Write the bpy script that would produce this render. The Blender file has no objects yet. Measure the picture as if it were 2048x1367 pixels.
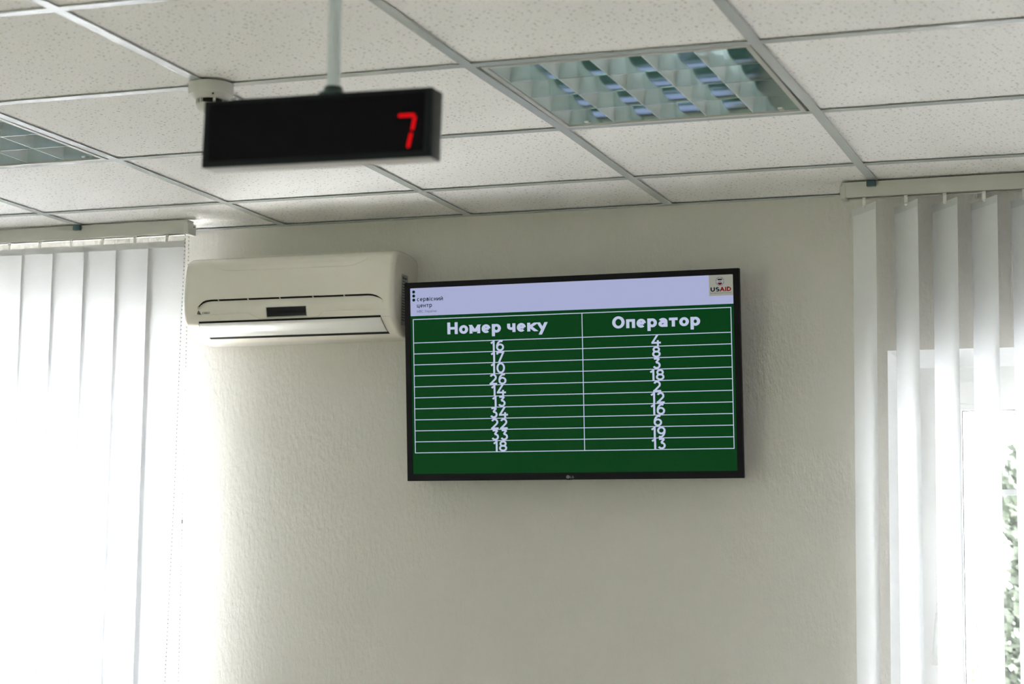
import bpy, bmesh, math, random
from mathutils import Vector, Matrix
random.seed(7)
SC = bpy.context.scene
COL = SC.collection
CZ = 2.75                 # ceiling height
YW = 0.380                # back wall plane

# ------------------------------------------------------------------ camera
cam_d = bpy.data.cameras.new('camera')
cam = bpy.data.objects.new('camera', cam_d); COL.objects.link(cam); SC.camera = cam
def rot(p, y, r):         # looks along +Y; pitch p, yaw y, roll r
    return Matrix.Rotation(y, 3, 'Z') @ Matrix.Rotation(p, 3, 'X') @ Matrix.Rotation(r, 3, 'Y')
_M = rot(0.119633607, 0.345077504, -0.0125382258)
cam.matrix_world = (_M @ Matrix(((1, 0, 0), (0, 0, -1), (0, 1, 0)))).to_4x4()
cam.location = (1.41538746, -4.85642842, CZ - 1.04309170)
cam_d.sensor_width = 36.0
cam_d.lens = 3898.68849 / 2048 * 36.0
cam_d.clip_start = 0.05; cam_d.clip_end = 300
cam_d.dof.use_dof = True
cam_d.dof.focus_distance = 5.15
cam_d.dof.aperture_fstop = 4.8

# ------------------------------------------------------------------ exposure, world, daylight
EXPO = 2.55
vs = SC.view_settings
vs.view_transform = 'Standard'; vs.look = 'None'; vs.gamma = 1.0; vs.use_curve_mapping = False
vs.exposure = EXPO
SKY = 4.5
world = bpy.data.worlds.new('world'); SC.world = world; world.use_nodes = True
bg = world.node_tree.nodes['Background']
bg.inputs[0].default_value = (0.93, 0.975, 1.04, 1); bg.inputs[1].default_value = SKY
def portal(name, loc, rotz, w, h):
    l = bpy.data.lights.new(name, 'AREA'); l.shape = 'RECTANGLE'; l.size = w; l.size_y = h
    l.cycles.is_portal = True
    o = bpy.data.objects.new(name, l); COL.objects.link(o); o.location = loc
    o.rotation_euler = (math.radians(-90), 0, rotz)      # area light shines along local -Z -> -Y at rotz 0
    return o
portal('daylight_portal', (-2.36, 0.78, 1.6), 0, 1.7, 1.6)
portal('daylight_portal', (1.45, 0.78, 1.6), 0, 1.7, 1.6)
portal('daylight_portal', (-2.4, -7.02, 1.675), math.pi, 3.0, 1.65)
portal('daylight_portal', (-5.02, -5.2, 1.62), math.pi / 2, 2.4, 1.55)
sun_d = bpy.data.lights.new('sun', 'SUN'); sun_d.energy = 58; sun_d.angle = math.radians(0.53); sun_d.color = (1.0, 0.98, 0.95)
sun = bpy.data.objects.new('sun', sun_d); COL.objects.link(sun); sun.location = (-8, -2, 12)
sun.rotation_euler = Vector((-0.36, -0.175, -0.91)).to_track_quat('-Z', 'Y').to_euler()   # high sun, reaches only the window sills
SC.cycles.diffuse_bounces = 6; SC.cycles.max_bounces = 12
SC.cycles.transparent_max_bounces = 12
SC.cycles.caustics_reflective = False; SC.cycles.caustics_refractive = False
SC.cycles.sample_clamp_indirect = 8.0

# ------------------------------------------------------------------ materials
def newmat(name):
    m = bpy.data.materials.new(name); m.use_nodes = True
    nt = m.node_tree; return m, nt, nt.nodes['Principled BSDF']
def pm(name, col, rough=0.5, metal=0.0, spec=0.5, coat=0.0, noise=0.0, nscale=30.0):
    m, nt, b = newmat(name)
    b.inputs['Base Color'].default_value = (*col, 1); b.inputs['Roughness'].default_value = rough
    b.inputs['Metallic'].default_value = metal; b.inputs['Specular IOR Level'].default_value = spec
    b.inputs['Coat Weight'].default_value = coat; b.inputs['Coat Roughness'].default_value = 0.12
    if noise:
        tc = nt.nodes.new('ShaderNodeTexCoord'); n = nt.nodes.new('ShaderNodeTexNoise')
        n.inputs['Scale'].default_value = nscale; n.inputs['Detail'].default_value = 4
        mx = nt.nodes.new('ShaderNodeMix'); mx.data_type = 'RGBA'
        mx.inputs[6].default_value = (*[c * (1 - noise) for c in col], 1); mx.inputs[7].default_value = (*[min(1, c * (1 + noise)) for c in col], 1)
        nt.links.new(tc.outputs['Object'], n.inputs['Vector']); nt.links.new(n.outputs['Fac'], mx.inputs[0])
        nt.links.new(mx.outputs[2], b.inputs['Base Color'])
    return m
def s2l(c):
    return tuple(((v / 255 + 0.055) / 1.055) ** 2.4 if v > 10 else v / 255 / 12.92 for v in c)
def emis(name, srgb, gain=1.0, rough=0.4):
    m, nt, b = newmat(name)
    b.inputs['Base Color'].default_value = (0.004, 0.004, 0.004, 1); b.inputs['Roughness'].default_value = rough
    b.inputs['Specular IOR Level'].default_value = 0.05
    b.inputs['Emission Color'].default_value = (*s2l(srgb), 1)
    b.inputs['Emission Strength'].default_value = gain / 2 ** EXPO
    return m
def coords(nt, scale=(1, 1, 1)):
    tc = nt.nodes.new('ShaderNodeTexCoord'); mp = nt.nodes.new('ShaderNodeMapping')
    mp.inputs['Scale'].default_value = scale; nt.links.new(tc.outputs['Object'], mp.inputs['Vector']); return mp.outputs['Vector']

def wallpaper():
    m, nt, b = newmat('wallpaper')
    b.inputs['Base Color'].default_value = (0.65, 0.625, 0.585, 1); b.inputs['Roughness'].default_value = 0.75
    b.inputs['Specular IOR Level'].default_value = 0.25
    v = coords(nt, (1, 1, 0.42))
    n = nt.nodes.new('ShaderNodeTexNoise'); n.inputs['Scale'].default_value = 210; n.inputs['Detail'].default_value = 3; n.inputs['Roughness'].default_value = 0.6
    n2 = nt.nodes.new('ShaderNodeTexNoise'); n2.inputs['Scale'].default_value = 90; n2.inputs['Detail'].default_value = 2
    ad = nt.nodes.new('ShaderNodeMath'); ad.operation = 'MULTIPLY_ADD'; ad.inputs[1].default_value = 0.6
    bp = nt.nodes.new('ShaderNodeBump'); bp.inputs['Strength'].default_value = 0.55; bp.inputs['Distance'].default_value = 0.004
    nt.links.new(v, n.inputs['Vector']); nt.links.new(v, n2.inputs['Vector'])
    nt.links.new(n.outputs['Fac'], ad.inputs[0]); nt.links.new(n2.outputs['Fac'], ad.inputs[2])
    nt.links.new(ad.outputs[0], bp.inputs['Height']); nt.links.new(bp.outputs['Normal'], b.inputs['Normal'])
    return m
def ceiling_tile():
    m, nt, b = newmat('mineral_tile')
    b.inputs['Roughness'].default_value = 0.9; b.inputs['Specular IOR Level'].default_value = 0.1
    tc = nt.nodes.new('ShaderNodeTexCoord')
    ws = nt.nodes.new('ShaderNodeTexNoise'); ws.inputs['Scale'].default_value = 14; ws.inputs['Detail'].default_value = 1
    nt.links.new(tc.outputs['Object'], ws.inputs['Vector'])
    def holes(scale, size, stretch):
        mp = nt.nodes.new('ShaderNodeMapping'); mp.inputs['Scale'].default_value = (1 / stretch, 1, 1)
        mp.inputs['Rotation'].default_value = (0, 0, 0.15)
        nt.links.new(tc.outputs['Object'], mp.inputs['Vector'])
        vo = nt.nodes.new('ShaderNodeTexVoronoi'); vo.inputs['Scale'].default_value = scale; vo.voronoi_dimensions = '2D'
        nt.links.new(mp.outputs['Vector'], vo.inputs['Vector'])
        sx = nt.nodes.new('ShaderNodeSeparateColor'); nt.links.new(vo.outputs['Color'], sx.inputs[0])
        th = nt.nodes.new('ShaderNodeMath'); th.operation = 'MULTIPLY'; th.inputs[1].default_value = size; nt.links.new(sx.outputs[0], th.inputs[0])
        mr = nt.nodes.new('ShaderNodeMath'); mr.operation = 'SUBTRACT'
        nt.links.new(th.outputs[0], mr.inputs[0]); nt.links.new(vo.outputs['Distance'], mr.inputs[1])
        k = nt.nodes.new('ShaderNodeMath'); k.operation = 'MULTIPLY'; k.inputs[1].default_value = 12; k.use_clamp = True; nt.links.new(mr.outputs[0], k.inputs[0])
        return k.outputs[0]
    a = holes(80, 0.21, 1.5); c = holes(115, 0.17, 1.0)
    mxm = nt.nodes.new('ShaderNodeMath'); mxm.operation = 'MAXIMUM'; nt.links.new(a, mxm.inputs[0]); nt.links.new(c, mxm.inputs[1])
    mx = nt.nodes.new('ShaderNodeMix'); mx.data_type = 'RGBA'
    mx.inputs[6].default_value = (0.89, 0.88, 0.87, 1); mx.inputs[7].default_value = (0.40, 0.39, 0.37, 1)
    nt.links.new(mxm.outputs[0], mx.inputs[0]); nt.links.new(mx.outputs[2], b.inputs['Base Color'])
    fn = nt.nodes.new('ShaderNodeTexNoise'); fn.inputs['Scale'].default_value = 350; nt.links.new(tc.outputs['Object'], fn.inputs['Vector'])
    sb = nt.nodes.new('ShaderNodeMath'); sb.operation = 'MULTIPLY_ADD'; sb.inputs[1].default_value = -2.0; nt.links.new(mxm.outputs[0], sb.inputs[0]); nt.links.new(fn.outputs['Fac'], sb.inputs[2])
    bp = nt.nodes.new('ShaderNodeBump'); bp.inputs['Strength'].default_value = 0.35; bp.inputs['Distance'].default_value = 0.001
    nt.links.new(sb.outputs[0], bp.inputs['Height']); nt.links.new(bp.outputs['Normal'], b.inputs['Normal'])
    return m
def fabric(name, lo, hi, refl=0.80):
    m, nt, b = newmat(name)
    nt.nodes.remove(b); out = nt.nodes['Material Output']
    d = nt.nodes.new('ShaderNodeBsdfDiffuse'); d.inputs[0].default_value = (refl, refl, refl * 1.015, 1)
    t = nt.nodes.new('ShaderNodeBsdfTranslucent'); t.inputs[0].default_value = (0.76, 0.77, 0.80, 1)
    mx = nt.nodes.new('ShaderNodeMixShader')
    ck = nt.nodes.new('ShaderNodeTexWave'); ck.wave_type = 'BANDS'; ck.bands_direction = 'DIAGONAL'; ck.inputs['Scale'].default_value = 60; ck.inputs['Distortion'].default_value = 0
    v = coords(nt); nt.links.new(v, ck.inputs['Vector'])
    mr = nt.nodes.new('ShaderNodeMapRange'); mr.inputs[3].default_value = lo; mr.inputs[4].default_value = hi
    nt.links.new(ck.outputs['Fac'], mr.inputs[0]); nt.links.new(mr.outputs[0], mx.inputs[0])
    nt.links.new(d.outputs[0], mx.inputs[1]); nt.links.new(t.outputs[0], mx.inputs[2]); nt.links.new(mx.outputs[0], out.inputs[0])
    return m
def glass():
    m, nt, b = newmat('window_glass'); nt.nodes.remove(b); out = nt.nodes['Material Output']
    t = nt.nodes.new('ShaderNodeBsdfTransparent'); t.inputs[0].default_value = (0.94, 0.96, 0.95, 1)
    g = nt.nodes.new('ShaderNodeBsdfGlossy'); g.inputs['Roughness'].default_value = 0.0
    f = nt.nodes.new('ShaderNodeFresnel'); f.inputs[0].default_value = 1.45
    mx = nt.nodes.new('ShaderNodeMixShader'); nt.links.new(f.outputs[0], mx.inputs[0]); nt.links.new(t.outputs[0], mx.inputs[1]); nt.links.new(g.outputs[0], mx.inputs[2]); nt.links.new(mx.outputs[0], out.inputs[0])
    return m
def leafy(name, c1, c2):
    m, nt, b = newmat(name)
    v = coords(nt); n = nt.nodes.new('ShaderNodeTexNoise'); n.inputs['Scale'].default_value = 9; nt.links.new(v, n.inputs['Vector'])
    mx = nt.nodes.new('ShaderNodeMix'); mx.data_type = 'RGBA'; mx.inputs[6].default_value = (*c1, 1); mx.inputs[7].default_value = (*c2, 1)
    nt.links.new(n.outputs['Fac'], mx.inputs[0]); nt.links.new(mx.outputs[2], b.inputs['Base Color']); b.inputs['Roughness'].default_value = 0.7
    return m

M = {}
M['wall'] = wallpaper()
M['tile'] = ceiling_tile()
M['tee'] = pm('painted_tee', (0.50, 0.53, 0.53), 0.24, 0.0, 0.6)
M['reveal'] = pm('white_plaster', (0.91, 0.91, 0.905), 0.6, noise=0.02)
M['floor'] = pm('floor_vinyl', (0.56, 0.51, 0.45), 0.4, noise=0.15, nscale=6)
M['pvc'] = pm('white_pvc', (0.86, 0.855, 0.84), 0.3, noise=0.01)
M['rubber'] = pm('dark_gasket', (0.05, 0.05, 0.05), 0.7)
M['rail'] = pm('blind_rail', (0.56, 0.555, 0.515), 0.4, noise=0.02)
M['plastic'] = pm('white_plastic', (0.82, 0.82, 0.79), 0.35, noise=0.01)
M['detector'] = pm('detector_plastic', (0.52, 0.51, 0.48), 0.4, noise=0.02)  # white plastic greyed to stand in for its backlit, shaded side
M['clip'] = pm('galvanised_clip', (0.06, 0.11, 0.12), 0.35, 0.5)
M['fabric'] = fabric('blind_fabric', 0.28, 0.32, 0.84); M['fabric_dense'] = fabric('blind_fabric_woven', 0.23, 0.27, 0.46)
M['hem'] = fabric('blind_hem', 0.10, 0.12, 0.70); M['bead'] = pm('bead_steel', (0.30, 0.29, 0.27), 0.4, 0.4)
M['cord'] = pm('chain_cord', (0.75, 0.75, 0.74), 0.6)
M['glass'] = glass()
M['ac'] = pm('air_conditioner_plastic', (0.69, 0.66, 0.59), 0.20, 0, 0.5, noise=0.015, nscale=8)
M['flap'] = pm('flap_plastic', (0.64, 0.635, 0.61), 0.25, 0, 0.5)
M['dark'] = pm('dark_gap', (0.012, 0.012, 0.009), 0.8, 0, 0.1)
M['gloss_black'] = pm('gloss_black', (0.006, 0.006, 0.008), 0.12, 0, 0.4)
M['tv_black'] = pm('tv_bezel_black', (0.006, 0.005, 0.007), 0.45, 0, 0.10)
M['tv_back'] = pm('tv_back_plastic', (0.035, 0.035, 0.033), 0.5, 0, 0.3)
M['ink'] = pm('dark_ink', (0.02, 0.025, 0.03), 0.5)
M['label'] = pm('label_grey', (0.30, 0.31, 0.31), 0.4)
M['logo_grey'] = pm('logo_grey', (0.20, 0.20, 0.205), 0.4)
M['alu'] = pm('mirror_louvre', (0.78, 0.88, 0.87), 0.075, 1.0, noise=0.06, nscale=40)
M['alu2'] = pm('louvre_blade_aluminium', (0.88, 0.94, 0.96), 0.3, 0.30, noise=0.04, nscale=60)
M['lamp_frame'] = pm('lamp_frame_enamel', (0.50, 0.50, 0.47), 0.3)
M['lamp_white'] = pm('lamp_white', (0.78, 0.77, 0.72), 0.3, noise=0.01)
M['tube'] = pm('tube_phosphor', (0.90, 0.90, 0.88), 0.25)
M['steel'] = pm('chrome_pipe', (0.66, 0.74, 0.75), 0.09, 1.0, noise=0.03)
M['flange'] = pm('dark_flange', (0.03, 0.05, 0.048), 0.4, 0.2)
M['sign'] = pm('sign_housing', (0.004, 0.006, 0.007), 0.4, 0, 0.12, noise=0.05)
M['sign_side'] = pm('sign_side_paint', (0.030, 0.032, 0.028), 0.5, 0, 0.3, noise=0.04)
M['sign_bottom_lit'] = pm('sign_bottom_painted_light', (0.55, 0.53, 0.53), 0.5, 0.0)  # pale tone stands in for light reflected on the underside
M['sign_window'] = pm('sign_filter', (0.003, 0.002, 0.003), 0.3, 0, 0.06)
M['led'] = emis('led_red', (228, 1, 12), 1.0)
M['scr_green'] = emis('screen_green', (0, 56, 17))
M['scr_white'] = emis('screen_white', (166, 172, 208))
M['scr_line'] = emis('screen_line', (186, 194, 222))
M['scr_dot'] = emis('screen_dot_green', (0, 32, 16))
M['scr_ink'] = emis('screen_ink', (22, 28, 44))
M['scr_grey'] = emis('screen_grey_ink', (92, 96, 122))
M['scr_panel'] = emis('screen_logo_panel', (146, 147, 136))
M['scr_navy'] = emis('screen_navy', (0, 6, 40))
M['scr_red'] = emis('screen_red', (112, 0, 18))
M['iron'] = pm('grille_iron', (0.022, 0.023, 0.025), 0.6, 0.0, noise=0.15)
M['thuja'] = leafy('thuja_leaf', (0.010, 0.015, 0.008), (0.022, 0.029, 0.015))
M['leaf'] = leafy('bush_leaf', (0.06, 0.08, 0.025), (0.12, 0.12, 0.045))
M['hedge'] = leafy('broad_leaf', (0.11, 0.15, 0.07), (0.16, 0.20, 0.09))
M['bark'] = pm('bark', (0.13, 0.09, 0.06), 0.9, noise=0.3)
M['grass'] = pm('light_paving', (0.54, 0.55, 0.56), 0.9, noise=0.4, nscale=3)
M['lawn'] = pm('lawn_grass', (0.035, 0.04, 0.022), 0.9, noise=0.4, nscale=3)
M['stucco'] = pm('white_stucco', (0.80, 0.79, 0.76), 0.8, noise=0.03)
M['brick'] = pm('coping_tile', (0.50, 0.30, 0.18), 0.8, noise=0.2)

# ------------------------------------------------------------------ mesh helpers
class MB:
    def __init__(s): s.bm = bmesh.new()
    def face(s, pts):
        return s.bm.faces.new([s.bm.verts.new(p) for p in pts])
    def box(s, x0, x1, y0, y1, z0, z1, bev=0.0, seg=2):
        v = [s.bm.verts.new((x, y, z)) for x in (x0, x1) for y in (y0, y1) for z in (z0, z1)]
        fs = [s.bm.faces.new([v[i] for i in f]) for f in ((0, 1, 3, 2), (4, 6, 7, 5), (0, 4, 5, 1), (2, 3, 7, 6), (0, 2, 6, 4), (1, 5, 7, 3))]
        if bev:
            es = list({e for f in fs for e in f.edges})
            bmesh.ops.bevel(s.bm, geom=es, offset=bev, segments=seg, affect='EDGES', profile=0.5)
        return s
    def prism(s, poly, axis, a, b):      # poly 2D extruded along axis from a to b
        def P(u, v, t): return {'X': (t, u, v), 'Y': (u, t, v), 'Z': (u, v, t)}[axis]
        A = [s.bm.verts.new(P(u, v, a)) for u, v in poly]; B = [s.bm.verts.new(P(u, v, b)) for u, v in poly]
        n = len(poly)
        for i in range(n): s.bm.faces.new((A[i], A[(i + 1) % n], B[(i + 1) % n], B[i]))
        s.bm.faces.new(A[::-1]); s.bm.faces.new(B)
        return s
    def tube(s, pts, r, n=10, cap=True):
        rings = []; pts = [Vector(p) for p in pts]
        for i, p in enumerate(pts):
            d = (pts[min(i + 1, len(pts) - 1)] - pts[max(i - 1, 0)]).normalized()
            a = d.cross(Vector((0, 1, 0)) if abs(d.y) < 0.9 else Vector((1, 0, 0))).normalized(); c = d.cross(a)
            rr = r[i] if isinstance(r, (list, tuple)) else r
            rings.append([s.bm.verts.new(p + a * (rr * math.cos(2 * math.pi * k / n)) + c * (rr * math.sin(2 * math.pi * k / n))) for k in range(n)])
        for A, B in zip(rings, rings[1:]):
            for k in range(n): s.bm.faces.new((A[k], A[(k + 1) % n], B[(k + 1) % n], B[k]))
        if cap: s.bm.faces.new(rings[0][::-1]); s.bm.faces.new(rings[-1])
        return s
    def lathe(s, prof, c, n=40):         # prof (r,z) about vertical axis through c
        rings = []
        for r, z in prof:
            rings.append([s.bm.verts.new((c[0] + r * math.cos(2 * math.pi * k / n), c[1] + r * math.sin(2 * math.pi * k / n), c[2] + z)) for k in range(n)])
        for A, B in zip(rings, rings[1:]):
            for k in range(n): s.bm.faces.new((A[k], A[(k + 1) % n], B[(k + 1) % n], B[k]))
        s.bm.faces.new(rings[0][::-1]); s.bm.faces.new(rings[-1])
        return s
    def grid(s, rows):                   # rows of points
        V = [[s.bm.verts.new(p) for p in r] for r in rows]
        for A, B in zip(V, V[1:]):
            for i in range(len(A) - 1): s.bm.faces.new((A[i], A[i + 1], B[i + 1], B[i]))
        return V
    def ring(s, ox0, ox1, oz0, oz1, wl, wr, wb, wt, y0, y1):   # rectangular frame in XZ
        o = [(ox0, oz0), (ox1, oz0), (ox1, oz1), (ox0, oz1)]; i = [(ox0 + wl, oz0 + wb), (ox1 - wr, oz0 + wb), (ox1 - wr, oz1 - wt), (ox0 + wl, oz1 - wt)]
        vo = [[s.bm.verts.new((x, y, z)) for x, z in o] for y in (y0, y1)]; vi = [[s.bm.verts.new((x, y, z)) for x, z in i] for y in (y0, y1)]
        for k in range(4):
            j = (k + 1) % 4
            s.bm.faces.new((vo[0][k], vo[0][j], vi[0][j], vi[0][k])); s.bm.faces.new((vo[1][j], vo[1][k], vi[1][k], vi[1][j]))
            s.bm.faces.new((vo[0][j], vo[0][k], vo[1][k], vo[1][j])); s.bm.faces.new((vi[0][k], vi[0][j], vi[1][j], vi[1][k]))
        return s
    def sphere(s, c, r, u=8, v=6):
        bmesh.ops.create_uvsphere(s.bm, u_segments=u, v_segments=v, radius=r, matrix=Matrix.Translation(c)); return s
    def build(s, name, mat, parent=None, smooth=False, normals=True):
        if normals: bmesh.ops.recalc_face_normals(s.bm, faces=s.bm.faces[:])
        me = bpy.data.meshes.new(name); s.bm.to_mesh(me); s.bm.free()
        o = bpy.data.objects.new(name, me); COL.objects.link(o)
        me.materials.append(M[mat])
        if smooth:
            for p in me.polygons: p.use_smooth = True
            if smooth == 'auto':
                try: me.set_sharp_from_angle(angle=math.radians(35))
                except Exception: pass
        if parent: o.parent = parent
        return o
def tag(o, label=None, cat=None, group=None, kind=None):
    if label: o['label'] = label
    if cat: o['category'] = cat
    if group: o['group'] = group
    if kind: o['kind'] = kind
    return o
def empty(name, loc, label, cat, group=None, rotm=None):
    o = bpy.data.objects.new(name, None); COL.objects.link(o)
    o.empty_display_size = 0.05
    if rotm is not None: o.rotation_euler = rotm.to_euler()
    o.location = loc
    return tag(o, label, cat, group)
def copy_tree(o, parent=None):
    c = o.copy(); COL.objects.link(c); c.parent = parent
    for ch in [x for x in COL.objects if x.parent == o]: copy_tree(ch, c)
    return c

# lettering: skeleton strokes thickened into flat polygons in the XZ plane (front faces -Y)
def arc(cx, cy, rx, ry, a0, a1, n=22):
    return [(cx + rx * math.cos(math.radians(a0 + (a1 - a0) * k / n)), cy + ry * math.sin(math.radians(a0 + (a1 - a0) * k / n))) for k in range(n + 1)]
def S(*p): return ('S', list(p))
def A(*parts): return ('A', sum(parts, []))
X_ = 0.73
ELL = A(arc(.5, .5, .5, .5, 0, 360, 36))
BV = [S((0, 0), (0, 1)), A([(0, 1), (.55, 1)], arc(.55, .77, .37, .23, 90, -90), [(0, .54)]), A([(0, .54), (.58, .54)], arc(.58, .27, .42, .27, 90, -90), [(0, 0)])]
SIX = [A(arc(.5, .32, .5, .32, 0, 360, 32)), A(arc(.64, .36, .64, .64, 180, 66))]
GLYPH = {                     # char: (width, height, strokes) in cap heights
 '0': (.74, 1, [ELL]), '1': (.42, 1, [S((1, 0), (1, 1)), S((.02, .78), (1, .985))]),
 '2': (.66, 1, [A(arc(.49, .70, .46, .30, 160, -38), [(0.02, 0.0)]), S((0, 0), (1, 0))]),
 '3': (.66, 1, [S((.08, 1), (.94, 1)), A([(.94, 1), (.42, .59)]), A([(.40, .585), (.5, .585)], arc(.5, .29, .5, .29, 85, -158))]),
 '4': (.78, 1, [S((.60, 1), (0, .27)), S((0, .25), (1, .25)), S((.73, .52), (.73, 0))]),
 '6': (.69, 1, SIX), '7': (.68, 1, [S((0, 1), (1, 1)), S((1, .99), (.32, 0)), S((0, 1), (0, .76))]),
 '8': (.70, 1, [A(arc(.5, .76, .42, .24, 0, 360, 30)), A(arc(.5, .27, .5, .27, 0, 360, 30))]),
 '9': (.69, 1, [('A', [(1 - x, 1 - y) for x, y in st[1]]) for st in SIX]),
 'Н': (.74, 1, [S((0, 0), (0, 1)), S((1, 0), (1, 1)), S((0, .5), (1, .5))]), 'О': (.84, 1, [ELL]), 'С': (.74, 1, [A(arc(.52, .5, .52, .5, 48, 312))]),
 'М': (.92, 1, [S((0, 0), (0, 1)), S((1, 0), (1, 1)), S((0.02, 1), (.5, .12)), S((.98, 1), (.5, .12))]), 'В': (.68, 1, BV),
 'У': (.74, 1, [S((0, 1), (.52, .34)), S((1, 1), (.30, 0))]), 'А': (.84, 1, [S((0, 0), (.5, 1)), S((1, 0), (.5, 1)), S((.18, .28), (.82, .28))]),
 'І': (.2, 1, [S((.5, 0), (.5, 1))]), 'Д': (.86, 1, [S((.1, .12), (.9, .12)), S((.2, .12), (.3, 1)), S((.3, 1), (.82, 1)), S((.82, 1), (.82, .12)), S((0, .15), (0, -.12)), S((1, .15), (1, -.12))]),
 'Е': (.6, 1, [S((0, 0), (0, 1)), S((0, 1), (1, 1)), S((0, .5), (.9, .5)), S((0, 0), (1, 0))]), 'Р': (.64, 1, [S((0, 0), (0, 1)), A([(0, 1), (.55, 1)], arc(.55, .72, .45, .28, 90, -90), [(0, .44)])]),
 'И': (.76, 1, [S((0, 0), (0, 1)), S((1, 0), (1, 1)), S((.03, .02), (.97, .98))]), 'К': (.7, 1, [S((0, 0), (0, 1)), S((.05, .45), (1, 1)), S((.3, .6), (1, 0))]),
 'Ь': (.64, 1, [S((0, 0), (0, 1)), A([(0, .56), (.55, .56)], arc(.55, .28, .45, .28, 90, -90), [(0, 0)])]), 'Г': (.56, 1, [S((0, 0), (0, 1)), S((0, 1), (1, 1))]),
 'U': (.74, 1, [A([(0, 1.12)], arc(.5, .42, .5, .42, 180, 360), [(1, 1.12)])]), 'S': (.66, 1, [A(arc(.5, .755, .45, .245, 35, 255, 20), arc(.5, .26, .5, .26, 75, -150, 20))]),
 'I': (.2, 1, [S((.5, 0), (.5, 1))]), 'D': (.76, 1, [S((0, 0), (0, 1)), A([(0, 1), (.4, 1)], arc(.4, .5, .6, .5, 90, -90), [(0, 0)])]),
 'L': (.56, 1, [S((0, 1), (0, 0)), S((0, 0), (1, 0))]), 'G': (.8, 1, [A(arc(.5, .5, .5, .5, 45, 345)), S((.55, .46), (1, .46)), S((1, .5), (1, .1))]), 'C': (.76, 1, [A(arc(.52, .5, .52, .5, 48, 312))]),
 'о': (.64, X_, [ELL]), 'м': (.76, X_, [S((0, 0), (0, 1)), S((1, 0), (1, 1)), S((.02, 1), (.5, .1)), S((.98, 1), (.5, .1))]),
 'е': (.62, X_, [A(arc(.5, .5, .5, .5, 0, 312)), S((0.02, .5), (.98, .5))]), 'р': (.64, X_, [S((0, 1), (0, -.40)), A(arc(.5, .5, .5, .5, 0, 360, 32))]),
 'ч': (.58, X_, [S((1, 0), (1, 1)), A([(0, 1.18)], arc(.5, .62, .5, .26, 180, 285), [(1, .42)])]), 'к': (.62, X_, [S((0, 0), (0, 1)), S((.1, .5), (1, 1)), S((.25, .56), (1, 0))]),
 'у': (.66, X_, [S((0, 1), (.54, .06)), S((1, 1), (.34, -.40))]), 'п': (.60, X_, [S((0, 0), (0, 1)), S((1, 0), (1, 1)), S((0, 1), (1, 1))]),
 'а': (.60, X_, [A(arc(.5, .66, .5, .34, 155, 0), [(1, .3)]), S((1, .6), (1, 0)), A([(1, .58), (.5, .58)], arc(.44, .29, .44, .29, 90, 270), [(.6, .02), (1, .25)])]),
 'т': (.58, X_, [S((0, 1), (1, 1)), S((.5, 1), (.5, 0))]), 'с': (.56, X_, [A(arc(.52, .5, .52, .5, 50, 310))]),
 'в': (.56, X_, [S((0, 0), (0, 1)), A([(0, 1), (.5, 1)], arc(.5, .77, .38, .23, 90, -90), [(0, .54)]), A([(0, .54), (.55, .54)], arc(.55, .27, .45, .27, 90, -90), [(0, 0)])]),
 'і': (.17, X_, [S((.5, 0), (.5, 1)), ('D', [(.5, 1.36)])]), 'ї': (.30, X_, [S((.5, 0), (.5, 1)), ('D', [(0, 1.36)]), ('D', [(1, 1.36)])]),
 'н': (.58, X_, [S((0, 0), (0, 1)), S((1, 0), (1, 1)), S((0, .5), (1, .5))]), 'и': (.62, X_, [S((0, 0), (0, 1)), S((1, 0), (1, 1)), S((.03, .02), (.97, .98))]),
 'й': (.62, X_, [S((0, 0), (0, 1)), S((1, 0), (1, 1)), S((.03, .02), (.97, .98)), A(arc(.5, 1.52, .26, .20, 200, 340))]),
 'ц': (.66, X_, [S((0, 1), (0, 0)), S((.84, 1), (.84, 0)), S((0, 0), (1, 0)), S((1, .1), (1, -.26))]),
}
for a_, b_ in (('A', 'А'), ('H', 'Н'), ('O', 'О')): GLYPH[a_] = GLYPH[b_]
def glyph_polys(ch, w):
    W, H, strokes = GLYPH[ch]; W = max(W, w); h = w / 2; out = []
    for kind, pts in strokes:
        P = [Vector((h + u * (W - w), h + v * (H - w))) for u, v in pts]
        if kind == 'D':
            c = P[0]; r = w * 0.62; out.append([Vector((c.x + r * math.cos(k * math.pi / 7), c.y + r * math.sin(k * math.pi / 7))) for k in range(14)]); continue
        closed = (P[0] - P[-1]).length < 1e-5
        L, Rr = [], []; n = len(P)
        for i in range(n):
            a = P[i - 1] if i else (P[-2] if closed else None); b = P[i + 1] if i < n - 1 else (P[1] if closed else None)
            d1 = (P[i] - a).normalized() if a is not None else None; d2 = (b - P[i]).normalized() if b is not None else None
            d1 = d1 or d2; d2 = d2 or d1
            t = (d1 + d2).normalized(); nn = Vector((-t.y, t.x)); k = h / max(0.5, nn.dot(Vector((-d2.y, d2.x))))
            L.append(P[i] + nn * k); Rr.append(P[i] - nn * k)
        if kind == 'S':
            for i, o in ((0, 1), (n - 1, n - 2)):
                d = (P[i] - P[o]).normalized(); u, v = pts[i]
                for side in (L, Rr):
                    q_ = side[i]
                    if abs(d.y) > 0.55 and (v >= 1 or v <= 0): side[i] = q_ + d * ((v * H - q_.y) / d.y)
                    elif abs(d.x) > 0.55 and u in (0, 1): side[i] = q_ + d * ((u * W - q_.x) / d.x)
        for i in range(n - 1): out.append([Rr[i], Rr[i + 1], L[i + 1], L[i]])
    return W, out
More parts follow.
